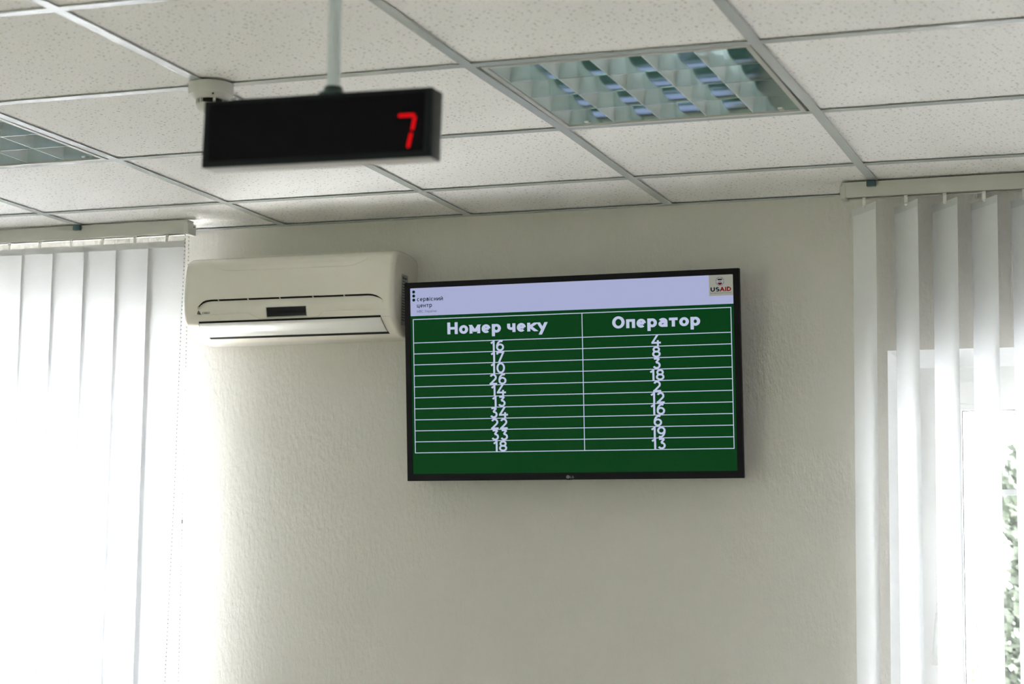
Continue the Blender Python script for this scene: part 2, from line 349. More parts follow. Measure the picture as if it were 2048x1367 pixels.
def text_mb(txt, x0, z0, height, width=None, w=0.15, gap=0.13, y=0.0, align='L', xs=1.0, shear=0.0):
    x = 0.0; polys = []
    for ch in txt:
        if ch == ' ': x += 0.34; continue
        W, pl = glyph_polys(ch, w)
        polys += [[Vector((p.x + x + shear * p.y, p.y)) for p in q_] for q_ in pl]; x += W + gap
    tot = x - gap; kx = width / tot if width else height * xs; off = tot / 2 if align == 'C' else 0
    b = MB()
    for q_ in polys:
        b.face([(x0 + (p.x - off) * kx, y, z0 + p.y * height) for p in q_])
    return b

# ------------------------------------------------------------------ room shell
XL, XR, YR, ZT = -5.0, 3.7, -7.0, CZ + 0.34
W_L = (-3.22, -1.52); W_R = (0.6055, 2.305)          # openings of the two back windows at the wall face
WZ0, WZ1 = 0.86, CZ - 0.4286
SPX, SPZ, YF = 0.036, 0.028, 0.58                       # splay of the reveals, plane of the window frames
mb = MB()
xs = [XL, W_L[0], W_L[1], W_R[0], W_R[1], XR]; zs = [0, WZ0, WZ1, ZT]
for i in range(5):
    for j in range(3):
        if j == 1 and i in (1, 3): continue
        mb.face([(xs[i], YW, zs[j]), (xs[i + 1], YW, zs[j]), (xs[i + 1], YW, zs[j + 1]), (xs[i], YW, zs[j + 1])])
wb = mb.build('wall_back', 'wall', normals=False); tag(wb, 'pale textured wallpaper wall behind the television and air conditioner', 'wall', kind='structure')
# outer masonry and reveals
mb = MB()
for a, c in (W_L, W_R):
    f = [(a, YW, WZ0), (c, YW, WZ0), (c, YW, WZ1), (a, YW, WZ1)]
    k = [(a + SPX, YF, WZ0), (c - SPX, YF, WZ0), (c - SPX, YF, WZ1 - SPZ), (a + SPX, YF, WZ1 - SPZ)]
    g = [(p[0], 0.72, p[2]) for p in k]
    for i in range(4):
        j = (i + 1) % 4
        mb.face([f[i], f[j], k[j], k[i]]); mb.face([k[i], k[j], g[j], g[i]])
xo = [XL, W_L[0] + SPX, W_L[1] - SPX, W_R[0] + SPX, W_R[1] - SPX, XR]; zo = [0, WZ0, WZ1 - SPZ, ZT]
for i in range(5):
    for j in range(3):
        if j == 1 and i in (1, 3): continue
        mb.face([(xo[i], 0.72, zo[j]), (xo[i], 0.72, zo[j + 1]), (xo[i + 1], 0.72, zo[j + 1]), (xo[i + 1], 0.72, zo[j])])
tag(mb.build('window_reveal', 'reveal', wb, normals=False), 'white plastered window reveals')
LW = [(-6.4, -4.0)]; LZ = (0.85, 2.4)     # windows of the left side wall, outside the picture
mb = MB(); mb.box(XL - 0.2, XL, YR - 0.2, 0.72, 0, LZ[0]); mb.box(XL - 0.2, XL, YR - 0.2, 0.72, LZ[1], ZT)
mb.box(XL - 0.2, XL, YR - 0.2, LW[0][0], *LZ); mb.box(XL - 0.2, XL, LW[0][1], 0.72, *LZ)
tag(mb.build('wall_left', 'wall'), 'side wall with a window, left of the closed blind', 'wall', kind='structure')
for n, (a, c) in enumerate(LW):
    mb = MB()
    for y0, y1, z0, z1 in ((a, a + 0.06, *LZ), (c - 0.06, c, *LZ), (a + 0.06, c - 0.06, LZ[0], LZ[0] + 0.06), (a + 0.06, c - 0.06, LZ[1] - 0.06, LZ[1]), ((a + c) / 2 - 0.05, (a + c) / 2 + 0.05, LZ[0] + 0.06, LZ[1] - 0.06)):
        mb.box(XL - 0.14, XL - 0.07, y0, y1, z0, z1)
    o = mb.build('window_%d' % (n + 4), 'pvc'); tag(o, 'white framed window in the left side wall', 'window', kind='structure')
    mb = MB(); mb.box(XL - 0.107, XL - 0.103, a + 0.05, c - 0.05, LZ[0] + 0.05, LZ[1] - 0.05); mb.build('glass_pane', 'glass', o)
mb = MB(); mb.box(XR, XR + 0.2, YR - 0.2, 0.72, 0, ZT); tag(mb.build('wall_right', 'wall'), 'plain side wall right of the open blind', 'wall', kind='structure')
# rear wall with a wide window (behind the camera)
mb = MB()
RW = [(-3.9, -0.9)]; RZ = (0.85, 2.5)
mb.box(XL, XR, YR - 0.2, YR, 0, RZ[0]); mb.box(XL, XR, YR - 0.2, YR, RZ[1], ZT)
mb.box(XL, RW[0][0], YR - 0.2, YR, *RZ); mb.box(RW[0][1], XR, YR - 0.2, YR, *RZ)
tag(mb.build('wall_rear', 'wall'), 'plain wall with a wide window facing the television', 'wall', kind='structure')
for n, (a, c) in enumerate(RW):
    mb = MB(); mb.ring(a, c, RZ[0], RZ[1], 0.06, 0.06, 0.06, 0.06, YR - 0.13, YR - 0.06)
    mb.box((a + c) / 2 - 0.05, (a + c) / 2 + 0.05, YR - 0.13, YR - 0.06, RZ[0] + 0.06, RZ[1] - 0.06)
    o = mb.build('window_%d' % (n + 3), 'pvc'); tag(o, 'white framed window in the wall facing the television', 'window', kind='structure')
    mb = MB(); mb.box(a + 0.05, c - 0.05, YR - 0.097, YR - 0.093, RZ[0] + 0.05, RZ[1] - 0.05); mb.build('glass_pane', 'glass', o)
mb = MB(); mb.box(XL - 0.2, XR + 0.2, YR - 0.2, 0.72, -0.15, 0); tag(mb.build('floor', 'floor'), 'plain beige floor below the picture', 'floor', kind='structure')
mb = MB(); mb.box(XL - 0.2, XR + 0.2, YR - 0.2, 0.72, ZT, ZT + 0.15); slab = mb.build('ceiling_slab', 'reveal')

# ceiling grid: 0.6 m pitch, real tiles sit a little out of square
G = 0.6
OFF = {(-3, 3): (-0.0072, 0.0059), (-2, 3): (-0.0022, 0.0044), (-1, 3): (-0.0029, 0.0017), (0, 3): (-0.0003, -0.0085), (1, 3): (0, -0.0107), (1, 2): (0.0035, 0.0029),
       (1, 1): (-0.0021, 0.004), (0, 1): (-0.0042, 0.0005), (0, 2): (0.0045, 0.0025), (-1, 0): (0.0024, -0.0039), (-2, 2): (0.0042, 0.0023)}
def gp(c, r):
    x, y = c * G, (r - 3) * G
    d = OFF.get((c, r), (0, 0)); return x + d[0], y + d[1]
C0, C1, R0, R1 = -8, 6, -8, 3
LAMPS = [(0, 1), (-3, 1)]                              # cell between column c..c+1 and row r..r+1
mb = MB(); zt = CZ + 0.004
def clampx(p): return (min(max(p[0], XL), XR), max(p[1], YR))
for c in range(C0 - 1, C1 + 1):
    for r in range(R0 - 1, R1 + 1):
        if (c, r) in LAMPS: continue
        q = [gp(c, r), gp(c + 1, r), gp(c + 1, r + 1), gp(c, r + 1)]
        if r == R1: q[2] = (q[2][0], YW); q[3] = (q[3][0], YW)
        q = [clampx(p) for p in q]
        if q[1][0] - q[0][0] < 1e-4 or q[2][1] - q[1][1] < 1e-4: continue
        mb.face([(p[0], p[1], zt) for p in q])
ceil = mb.build('ceiling', 'tile', normals=False); tag(ceil, 'suspended ceiling of white speckled mineral tiles in a metal grid', 'ceiling', kind='structure')
slab.parent = ceil
# lamp cells: closed box above is the lamp housing itself
def tee(mb, a, b, w=0.024):
    a, b = Vector((*a, CZ)), Vector((*b, CZ)); d = (b - a).normalized(); n = Vector((-d.y, d.x, 0)) * (w / 2)
    lo = [a - n, b - n, b + n, a + n]; up = [p + Vector((0, 0, 0.0012)) for p in lo]
    mb.face(lo[::-1]); mb.face(up)
    for i in range(4): mb.face([lo[i], lo[(i + 1) % 4], up[(i + 1) % 4], up[i]])
    n2 = n * 0.08; wq = [a - n2, b - n2, b + n2, a + n2]; wu = [p + Vector((0, 0, 0.035)) for p in wq]
    for i in (0, 2): mb.face([wq[i], wq[(i + 1) % 4], wu[(i + 1) % 4], wu[i]])
mb = MB()
for c in range(C0, C1 + 1):
    for r in range(R0, R1 + 1):
        a = gp(c, r); b = gp(c, r + 1) if r < R1 else (gp(c, r)[0] + (0.003 if c == 1 else 0), YW)
        tee(mb, clampx(a), clampx(b))
mb.build('main_tee', 'tee', ceil, normals=False)
mb = MB()
for r in range(R0, R1 + 1):
    for c in range(C0, C1):
        a = gp(c, r); b = gp(c + 1, r); d = Vector((b[0] - a[0], b[1] - a[1])).normalized() * 0.0115
        mb_a = (a[0] + d.x, a[1] + d.y); mb_b = (b[0] - d.x, b[1] - d.y)
        tee(mb, mb_a, mb_b)
mb.build('cross_tee', 'tee', ceil, normals=False)
mb = MB(); mb.box(XL, XR, YW - 0.021, YW, CZ - 0.0012, CZ); mb.box(XL, XR, YW - 0.0012, YW, CZ, CZ + 0.02)
tag(mb.build('trim_1', 'tee'), 'grey metal angle strip where the ceiling meets the back wall', 'trim', kind='structure')

# ------------------------------------------------------------------ windows behind the blinds
def window(name, a, c, label, handle_side):
    x0, x1, z0, z1 = a + SPX, c - SPX, WZ0, WZ1 - SPZ
    xm = (x0 + x1) / 2
    mb = MB(); mb.ring(x0, x1, z0, z1, 0.043, 0.043, 0.043, 0.043, YF, YF + 0.07)
    mb.box(xm - 0.04, xm + 0.04, YF, YF + 0.07, z0 + 0.043, z1 - 0.043)
    w = mb.build(name, 'pvc'); tag(w, label, 'window', kind='structure')
    for k, (s0, s1) in enumerate(((x0 + 0.040, xm - 0.035), (xm + 0.035, x1 - 0.040))):
        zz0, zz1 = z0 + 0.040, z1 - 0.040
        mb = MB(); mb.ring(s0, s1, zz0, zz1, 0.078, 0.078, 0.078, 0.064, YF - 0.016, YF + 0.045)
        bmesh.ops.bevel(mb.bm, geom=[e for e in mb.bm.edges], offset=0.003, segments=2, affect='EDGES')
        sash = mb.build('sash', 'pvc', w)
        mb = MB(); mb.ring(s0 + 0.076, s1 - 0.076, zz0 + 0.076, zz1 - 0.062, 0.017, 0.017, 0.017, 0.017, YF - 0.008, YF + 0.025)
        bmesh.ops.bevel(mb.bm, geom=[e for e in mb.bm.edges], offset=0.002, segments=1, affect='EDGES')
        mb.build('glazing_bead', 'pvc', sash)
        mb = MB(); mb.ring(s0 + 0.091, s1 - 0.091, zz0 + 0.091, zz1 - 0.077, 0.0035, 0.0035, 0.0035, 0.0035, YF + 0.008, YF + 0.02)
        mb.build('gasket', 'rubber', sash)
        mb = MB(); mb.face([(s0 + 0.085, YF + 0.016, zz0 + 0.085), (s1 - 0.085, YF + 0.016, zz0 + 0.085), (s1 - 0.085, YF + 0.016, zz1 - 0.07), (s0 + 0.085, YF + 0.016, zz1 - 0.07)])
        mb.build('glass_pane', 'glass', sash)
        hx = s0 + 0.034 if k == handle_side == 0 else (s1 - 0.034 if k == handle_side == 1 else None)
        if hx is not None:
            hz = CZ - 1.135; y = YF - 0.016
            mb = MB(); mb.box(hx - 0.014, hx + 0.014, y - 0.012, y, hz - 0.034, hz + 0.034, 0.004)
            h = mb.build('window_handle', 'plastic', sash, 'auto')
            mb = MB(); mb.tube([(hx, y - 0.010, hz), (hx, y - 0.045, hz)], 0.009, 12)
            mb.tube([(hx, y - 0.042, hz + 0.008), (hx - 0.003, y - 0.047, hz - 0.03), (hx - 0.010, y - 0.05, hz - 0.13)], [0.011, 0.0105, 0.012], 12)
            mb.build('lever', 'plastic', h, True)
    return w
window('window_1', *W_L, 'white plastic window hidden behind the closed left blind', 1)
window('window_2', *W_R, 'white plastic window seen through the open right blind', 0)
# security grille outside the right window
gr = empty('window_grille', ((W_R[0] + W_R[1]) / 2, 0.86, WZ0), 'dark wrought iron grille outside the right window', 'window grille')
def gbuild(mb, n): 
    for v in mb.bm.verts: v.co -= Vector(gr.location)
    return mb.build(n, 'iron', gr)
def twisted(x, y, z0, z1, s=0.0070):
    mb = MB(); n = 150; rows = []
    for i in range(n + 1):
        z = z0 + (z1 - z0) * i / n; a = math.pi / 4 + max(0, (CZ - 0.95 - z)) * 16
        rows.append([(x + s * 1.414 * math.cos(a + k * math.pi / 2), y + s * 1.414 * math.sin(a + k * math.pi / 2), z) for k in (0, 1, 2, 3, 0)])
    mb.grid(rows); return mb
for i in range(9):
    x = 0.777 + (i - 1) * 0.17
    if W_R[0] < x < W_R[1]: gbuild(twisted(x, 0.86, WZ0 - 0.05, WZ1), 'vertical_bar')
for z in (CZ - 1.75, CZ - 1.38, CZ - 0.787, CZ - 0.47):
    mb = MB(); mb.box(W_R[0] - 0.03, W_R[1] + 0.03, 0.868, 0.874, z - 0.008, z + 0.008); gbuild(mb, 'horizontal_bar')
for x in (W_R[0] - 0.02, W_R[1] + 0.02):
    for z in (CZ - 1.75, CZ - 0.47):
        mb = MB(); mb.box(x - 0.01, x + 0.01, 0.72, 0.87, z - 0.01, z + 0.01); gbuild(mb, 'wall_anchor')

# ------------------------------------------------------------------ vertical blinds
def blind(label, xa, xb, hangers, theta, end_right, clips, fz, fab, sw=0.127):
    YB0, YB1, ZB, ZU = 0.191, 0.232, CZ - 0.042, CZ - 0.0115
    b = empty('vertical_blind', ((xa + xb) / 2, 0.21, ZU), label, 'blind', 'vertical window blinds')
    o = Vector(b.location)
    def bd(mb, n, m, p=None, smooth=False, normals=True):
        for v in mb.bm.verts: v.co -= o
        return mb.build(n, m, p or b, smooth, normals)
    t = 0.0016
    prof = [(YB0, ZB), (YB0, ZU), (YB1, ZU), (YB1, ZB), (YB1 - 0.013, ZB), (YB1 - 0.013, ZB + t), (YB1 - t, ZB + t), (YB1 - t, ZU - t), (YB0 + t, ZU - t), (YB0 + t, ZB + t), (YB0 + 0.011, ZB + t), (YB0 + 0.011, ZB)]
    mb = MB(); mb.prism(prof, 'X', xa, xb); rail = bd(mb, 'headrail', 'rail')
    mb = MB(); mb.box(xa + 0.004, xb - 0.004, YB0 + 0.012, YB1 - 0.013, ZB + 0.005, ZB + 0.012); bd(mb, 'carrier_track', 'dark', rail)
    mb = MB(); mb.box(xa + 0.002, xb - 0.002, YB0 + 0.003, YB1 - 0.003, ZU - 0.0005, CZ - 0.0016); bd(mb, 'mounting_strip', 'rail', rail)
    for xe in (xa, xb):
        mb = MB(); mb.box(xe - (0.012 if xe == xb else 0.003), xe + (0.003 if xe == xb else 0.012), YB0 - 0.002, YB1 + 0.007, ZB - 0.003, ZU + 0.0005, 0.0015)
        ec = bd(mb, 'end_cap', 'plastic' if False else 'rail', rail, 'auto')
        if xe == end_right:
            mb = MB(); mb.tube([(xe + 0.0028, YB1 - 0.008, ZU - 0.008), (xe + 0.0045, YB1 - 0.008, ZU - 0.008)], 0.002, 8); bd(mb, 'screw', 'dark', rail)
    for cx in clips:
        mb = MB(); mb.box(cx - 0.0115, cx + 0.0115, YB0 - 0.012, YB1 + 0.004, ZU - 0.001, ZU + 0.002); mb.box(cx - 0.012, cx + 0.012, YB0 - 0.013, YB0 - 0.001, ZU - 0.006, ZU + 0.009, 0.001)
        bd(mb, 'ceiling_clip', 'clip')
    ztop = CZ - 0.0615; zbot = CZ - 1.98
    for i, hx in enumerate(hangers):
        th = math.radians(theta + fz * math.sin(i * 2.7 + 1))
        ux, uy = math.cos(th), math.sin(th)
        n = 10; zsn = [ztop + (zbot - ztop) * k / 14 for k in range(15)]
        def pt(u, z, lift=0.0):
            w = sw * (u - 0.5); cup = 0.0032 * (1 - (2 * u - 1) ** 2) * (1 if theta < 0 else -1) + lift
            sway = 0.004 * math.sin(i * 1.9) * (ztop - z) / 2
            return (hx + ux * w - uy * cup + sway, 0.2115 + uy * w + ux * cup, z)
        mb = MB(); mb.grid([[pt(k / n, z) for k in range(n + 1)] for z in zsn]); sl = bd(mb, 'slat', fab, None, True, False)
        mb = MB(); mb.grid([[pt(k / n, z, -0.0016) for k in range(n + 1)] for z in (ztop, ztop - 0.0195)]); bd(mb, 'top_hem', 'hem', sl, True, False)
        mb = MB(); yc = 0.2115 - 0.004
        mb.box(hx - 0.0045, hx + 0.0045, 0.208, 0.2145, ZB - 0.006, ZB + 0.003, 0.001); mb.box(hx - 0.0042, hx + 0.0042, 0.2095, 0.2125, ztop - 0.004, ZB - 0.005)
        mb.lathe([(0.0005, 0.0045), (0.0045, 0.002), (0.005, 0), (0.0035, -0.003), (0.0005, -0.0045)], (hx, 0.211, ztop - 0.003), 12)
        bd(mb, 'hanger', 'plastic', sl, 'auto')
    return b, bd
hl = [-1.507 - 0.1107 * i for i in range(16)]
bl, bld = blind('white vertical blind with closed slats, left of the air conditioner', -3.30, -1.428, hl, 4.2, -1.428, (-1.803, -2.41, -3.01), 1.2, 'fabric_dense', 0.1225)
# bead chains of the left blind
def chain(pts, step=0.0118):
    cord, beads = MB(), MB()
    pts = [Vector(p) for p in pts]; cord.tube(pts, 0.0005, 6)
    L = [0]
    for a, b2 in zip(pts, pts[1:]): L.append(L[-1] + (b2 - a).length)
    s = 0.004
    while s < L[-1]:
        k = max(i for i in range(len(L) - 1) if L[i] <= s); f = (s - L[k]) / (L[k + 1] - L[k])
        beads.sphere(pts[k].lerp(pts[k + 1], f), 0.0019, 6, 5); s += step
    return cord, beads
c1 = [(-1.4395, 0.2, CZ - 0.043), (-1.445, 0.2, CZ - 0.391), (-1.4475, 0.2, CZ - 0.752), (-1.4585, 0.2, CZ - 1.359), (-1.4625, 0.2, CZ - 1.62), (-1.45, 0.202, CZ - 1.70)]
c2 = [(-1.4475, 0.2355, CZ - 0.043), (-1.4445, 0.2355, CZ - 0.391), (-1.4395, 0.2355, CZ - 0.894), (-1.4345, 0.2355, CZ - 1.351), (-1.433, 0.2355, CZ - 1.62), (-1.43, 0.202, CZ - 1.70), (-1.45, 0.202, CZ - 1.70)]
for pts in (c1, c2):
    cord, beads = chain(pts); ch = bld(cord, 'pull_chain', 'cord', None, True); bld(beads, 'chain_beads', 'bead', ch, True)
mb = MB(); mb.tube([(-1.4395, 0.2355, CZ - 0.889), (-1.4395, 0.2355, CZ - 0.901)], 0.0028, 10); bld(mb, 'chain_connector', 'bead', ch)
hr = [0.5745 + 0.1 * i + (0.009 if i else 0) for i in range(18)]
blind('white vertical blind with slats turned open, at the right of the television', 0.5175, 2.42, hr, -53.5, None, (0.598, 1.2, 1.8), 1.0, 'fabric')

# ------------------------------------------------------------------ recessed louvre lights
def louvre_light(label, c, r):
    P = [gp(c, r), gp(c + 1, r), gp(c + 1, r + 1), gp(c, r + 1)]
    x0 = max(P[0][0], P[3][0]) + 0.0135; x1 = min(P[1][0], P[2][0]) - 0.0135; y0 = max(P[0][1], P[1][1]) + 0.0135; y1 = min(P[2][1], P[3][1]) - 0.0135
    cx, cy = (x0 + x1) / 2, (y0 + y1) / 2
    e = empty('recessed_louvre_light', (cx, cy, CZ), label, 'ceiling light', 'recessed louvre lights')
    hx, hy = (x1 - x0) / 2, (y1 - y0) / 2; fw = 0.011
    def rz(mb, ax, ay, w, z0, z1):
        o = [(-ax, -ay), (ax, -ay), (ax, ay), (-ax, ay)]; i = [(-ax + w, -ay + w), (ax - w, -ay + w), (ax - w, ay - w), (-ax + w, ay - w)]
        for k in range(4):
            j = (k + 1) % 4
            mb.face([(*o[k], z0), (*o[j], z0), (*i[j], z0), (*i[k], z0)]); mb.face([(*o[k], z1), (*i[k], z1), (*i[j], z1), (*o[j], z1)])
            mb.face([(*o[k], z0), (*o[k], z1), (*o[j], z1), (*o[j], z0)]); mb.face([(*i[k], z0), (*i[j], z0), (*i[j], z1), (*i[k], z1)])
    mb = MB(); rz(mb, hx, hy, fw, -0.001, 0.012); mb.build('frame', 'lamp_frame', e)
    mb = MB(); t = 0.10                                # open-bottomed sheet housing
    ax, ay = hx + 0.012, hy + 0.012
    mb.face([(-ax, -ay, t), (ax, -ay, t), (ax, ay, t), (-ax, ay, t)])
    for k in range(4):
        o = [(-ax, -ay), (ax, -ay), (ax, ay), (-ax, ay)]; j = (k + 1) % 4
        mb.face([(*o[k], 0.004), (*o[j], 0.004), (*o[j], t), (*o[k], t)])
    mb.build('housing', 'lamp_white', e)
    ix, iy = hx - fw, hy - fw; H = 0.047; zb = 0.003; H = 0.060
    pitch = 2 * iy / 4
    def vprof(c0, w0, w1, lo=True, hi=True):           # parabolic V section centred at c0: (coordinate, z)
        n = 7; L = [(c0 - (w0 + (w1 - w0) * (k / n) ** 1.7), zb + H * k / n) for k in range(n + 1)]; Rr = [(c0 + (w0 + (w1 - w0) * (k / n) ** 1.7), zb + H * k / n) for k in range(n + 1)]
        if not lo: L = [(c0, zb), (c0, zb + H)]
        if not hi: Rr = [(c0, zb), (c0, zb + H)]
        return L[::-1] + Rr
    for k in range(5):
        yk = -iy + pitch * k
        mb = MB(); mb.prism(vprof(yk, 0.0012, 0.013, k > 0, k < 4), 'X', -ix, ix); mb.build('long_reflector', 'alu', e, 'auto')
    for k in range(6):
        xk = -ix + 2 * ix * k / 5
        mb = MB()
        n = 6; prof = vprof(xk, 0.0008, 0.014, k > 0, k < 5)
        mb.prism(prof, 'Y', -iy, iy); mb.build('cross_blade', 'alu2', e, 'auto')
    for k in range(4):
        yk = -iy + pitch * (k + 0.5)
        mb = MB(); mb.tube([(-ix + 0.01, yk, 0.082), (ix - 0.01, yk, 0.082)], 0.013, 16); mb.build('fluorescent_tube', 'tube', e, True)
    for sx in (-1, 1):
        mb = MB(); mb.box(sx * (ix - 0.045) - 0.0055, sx * (ix - 0.045) + 0.0055, iy - 0.012, iy - 0.006, 0.004, 0.008, 0.0012); mb.build('retaining_clip', 'plastic', e)
    return e
louvre_light('square mirror louvre ceiling light above the television, fully in view', 0, 1)
louvre_light('square mirror louvre ceiling light cut off by the left edge', -3, 1)

# ------------------------------------------------------------------ smoke detector
sd = empty('smoke_detector', (-0.586, -1.222, CZ), 'round white smoke detector on the ceiling behind the hanging number display', 'smoke detector')
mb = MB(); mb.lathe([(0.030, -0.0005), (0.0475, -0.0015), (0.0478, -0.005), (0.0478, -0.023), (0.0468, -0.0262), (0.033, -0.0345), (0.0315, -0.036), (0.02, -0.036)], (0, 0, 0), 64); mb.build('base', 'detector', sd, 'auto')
mb = MB(); mb.lathe([(0.02, -0.0355), (0.0255, -0.0355), (0.0255, -0.0465), (0.02, -0.0465)], (0, 0, 0), 48); mb.build('sensor_chamber', 'dark', sd, 'auto')
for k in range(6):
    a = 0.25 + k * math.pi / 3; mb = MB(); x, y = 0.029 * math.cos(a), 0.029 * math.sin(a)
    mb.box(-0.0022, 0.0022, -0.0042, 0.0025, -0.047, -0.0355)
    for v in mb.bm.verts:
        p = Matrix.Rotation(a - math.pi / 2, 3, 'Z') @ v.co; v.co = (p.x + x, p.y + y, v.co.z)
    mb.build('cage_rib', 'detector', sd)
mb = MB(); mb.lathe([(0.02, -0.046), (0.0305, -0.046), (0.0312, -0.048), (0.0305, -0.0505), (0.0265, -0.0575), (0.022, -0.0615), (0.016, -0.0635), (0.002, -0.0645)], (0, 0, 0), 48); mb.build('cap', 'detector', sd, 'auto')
mb = MB(); mb.sphere((0.0235, -0.0335, -0.0305), 0.0022); mb.build('indicator', 'dark', sd, True)

# ------------------------------------------------------------------ hanging number display
Rs = rot(0, -0.02293808, 0.01965002)
sg = empty('number_display', (0.20296, -2.34102, CZ - 0.40037), 'black hanging display with a red LED number seven, on a chrome pipe', 'display', rotm=Rs)
SW, SH, SD = 0.185, 0.0504, 0.036
mb = MB(); mb.box(-SW, SW, 0, SD, -SH, SH, 0.0018); mb.build('housing', 'sign_side', sg, 'auto')
mb = MB(); mb.box(-SW + 0.002, SW - 0.002, 0.0035, SD - 0.001, -SH - 0.0006, -SH + 0.002); mb.build('lit_underside', 'sign_bottom_lit', sg)  # thin sheet whose pale colour imitates the lit underside
mb = MB(); mb.ring(-SW, SW, -SH, SH, 0.009, 0.0105, 0.0085, 0.0055, -0.0018, 0.004); bmesh.ops.bevel(mb.bm, geom=mb.bm.edges[:], offset=0.0007, segments=1, affect='EDGES'); mb.build('front_rim', 'sign', sg)
mb = MB(); mb.box(-SW + 0.007, SW - 0.008, -0.0006, 0.002, -SH + 0.006, SH - 0.004); win = mb.build('front_window', 'sign_window', sg)
def seg(a, b, w=0.0048):
    a, b = Vector(a), Vector(b); d = (b - a).normalized(); n = Vector((-d.y, d.x)); L = (b - a).length; h = w / 2
    pts = []
    for t, s in ((0, 0.0), (h * 0.8, 1), (L - h * 0.8, 1), (L, 0.0), (L - h * 0.8, -1), (h * 0.8, -1)):
        p = a + d * t + n * (h * s); pts.append((p.x, p.y))
    m = MB(); m.prism(pts, 'Y', -0.0011, -0.0005); return m
for a, b in (((0.1318, 0.0113), (0.1585, 0.0113)), ((0.1588, 0.0098), (0.1548, -0.0113)), ((0.1538, -0.0138), (0.1492, -0.0362))):
    seg(a, b).build('led_segment', 'led', win)
hp = CZ - (CZ - 0.40037)                               # distance from display centre up to the ceiling
pz = Rs.inverted() @ Vector((0.0, 0.0, 1.0))
p0 = Vector((0.0195, 0.015, SH - 0.001)); p1 = p0 + pz * (hp - SH - 0.001)
mb = MB(); mb.tube([p0, p1], 0.0098, 24); mb.build('hanger_pipe', 'steel', sg, 'auto')
mb = MB(); mb.lathe([(0.0215, 0), (0.0215, 0.003), (0.019, 0.0042), (0.0145, 0.005), (0.0135, 0.012), (0.0125, 0.0135), (0.0099, 0.0135)], (p0.x, p0.y, SH), 32); fl = mb.build('pipe_flange', 'flange', sg, 'auto')
for k in range(3):
    a = 0.6 + k * 2.094; mb = MB(); mb.tube([(p0.x + 0.0175 * math.cos(a), p0.y + 0.0175 * math.sin(a), SH + 0.003), (p0.x + 0.0175 * math.cos(a), p0.y + 0.0175 * math.sin(a), SH + 0.0065)], 0.0025, 8); mb.build('screw', 'flange', fl)
mb = MB(); mb.tube([p1 - pz * 0.008, p1 - pz * 0.001], 0.026, 28); mb.build('ceiling_rosette', 'steel', sg, 'auto')

# ------------------------------------------------------------------ television
Rt = rot(0.08192654, 0.00719383, -0.00416961)
tv = empty('television', (-0.2556546, 0.26195939, CZ - 0.49136474), 'black flat television showing a green queue table, tilted down from the wall', 'television', rotm=Rt)
X0, X1, Z0, Z1 = -0.4877, 0.4873, -0.2847, 0.2809
mb = MB(); mb.ring(X0, X1, Z0, Z1, 0.0172, 0.0170, 0.0200, 0.0162, -0.002, 0.012)
bmesh.ops.bevel(mb.bm, geom=mb.bm.edges[:], offset=0.0009, segments=2, affect='EDGES'); bz = mb.build('bezel', 'tv_black', tv, 'auto')
mb = MB()                                              # bowed back cover
rows = []
nx = 32
for z, kk in ((Z0 + 0.0005, 1.0), (Z0 + 0.03, 1.03), (-0.05, 1.05), (0.04, 0.75), (0.12, 0.55), (Z1 - 0.0005, 0.42)):
    row = []
    for i in range(nx + 1):
        u = i / nx; x = X0 + (X1 - X0) * u; d = 0.013 + (0.050 * (1 - abs(2 * u - 1) ** 1.7)) * kk
        row.append((x, d, z))
    rows.append(row)
V = mb.grid(rows)
F = [[mb.bm.verts.new((X0 + (X1 - X0) * i / nx, 0.009, z)) for i in range(nx + 1)] for z in (Z0 + 0.0005, Z1 - 0.0005)]
for i in range(nx):
    mb.bm.faces.new((F[0][i], F[0][i + 1], V[0][i + 1], V[0][i])); mb.bm.faces.new((V[-1][i], V[-1][i + 1], F[1][i + 1], F[1][i]))
    mb.bm.faces.new((F[0][i + 1], F[0][i], F[1][i], F[1][i + 1]))
for s in (0, nx):
    mb.bm.faces.new([F[0][s]] + [V[r][s] for r in range(len(V))] + [F[1][s]])
mb.build('back_cover', 'tv_back', tv, 'auto')
mb = MB(); mb.box(-0.12, 0.12, 0.055, 0.072, -0.10, 0.10, 0.002); br = mb.build('wall_bracket', 'tv_black', tv)
mb = MB()
for s in (-1, 1): mb.box(s * 0.07 - 0.012, s * 0.07 + 0.012, 0.062, 0.104, -0.05, 0.04)
mb.build('bracket_arm', 'tv_black', br)
mb = MB(); n = 18                                      # small infrared lens under the maker's mark
mb.prism([(-0.0035 + 0.017 * math.cos(math.pi * k / n), Z0 + 0.0035 - 0.0042 * math.sin(math.pi * k / n)) for k in range(n + 1)], 'Y', -0.0028, 0.001); mb.build('infrared_lens', 'tv_black', bz)
mb = MB(); mb.tube([(-0.0076, -0.0019, -0.2772), (-0.0076, -0.0024, -0.2772)], 0.0050, 24)
lg = mb.build('maker_mark', 'logo_grey', bz)
for p in ([(-0.0088, -0.2745), (-0.0080, -0.2745), (-0.0080, -0.2790), (-0.0062, -0.2790), (-0.0062, -0.2797), (-0.0088, -0.2797)], [(-0.0105, -0.2762), (-0.0098, -0.2755), (-0.0094, -0.2760), (-0.0101, -0.2767)]):
    m2 = MB(); m2.prism(p, 'Y', -0.0027, -0.0022); m2.build('maker_mark_figure', 'tv_back', bz)
text_mb('LG', -0.0013, -0.2805, 0.0064, 0.0108, 0.17, y=-0.0023).build('maker_lettering', 'logo_grey', bz)
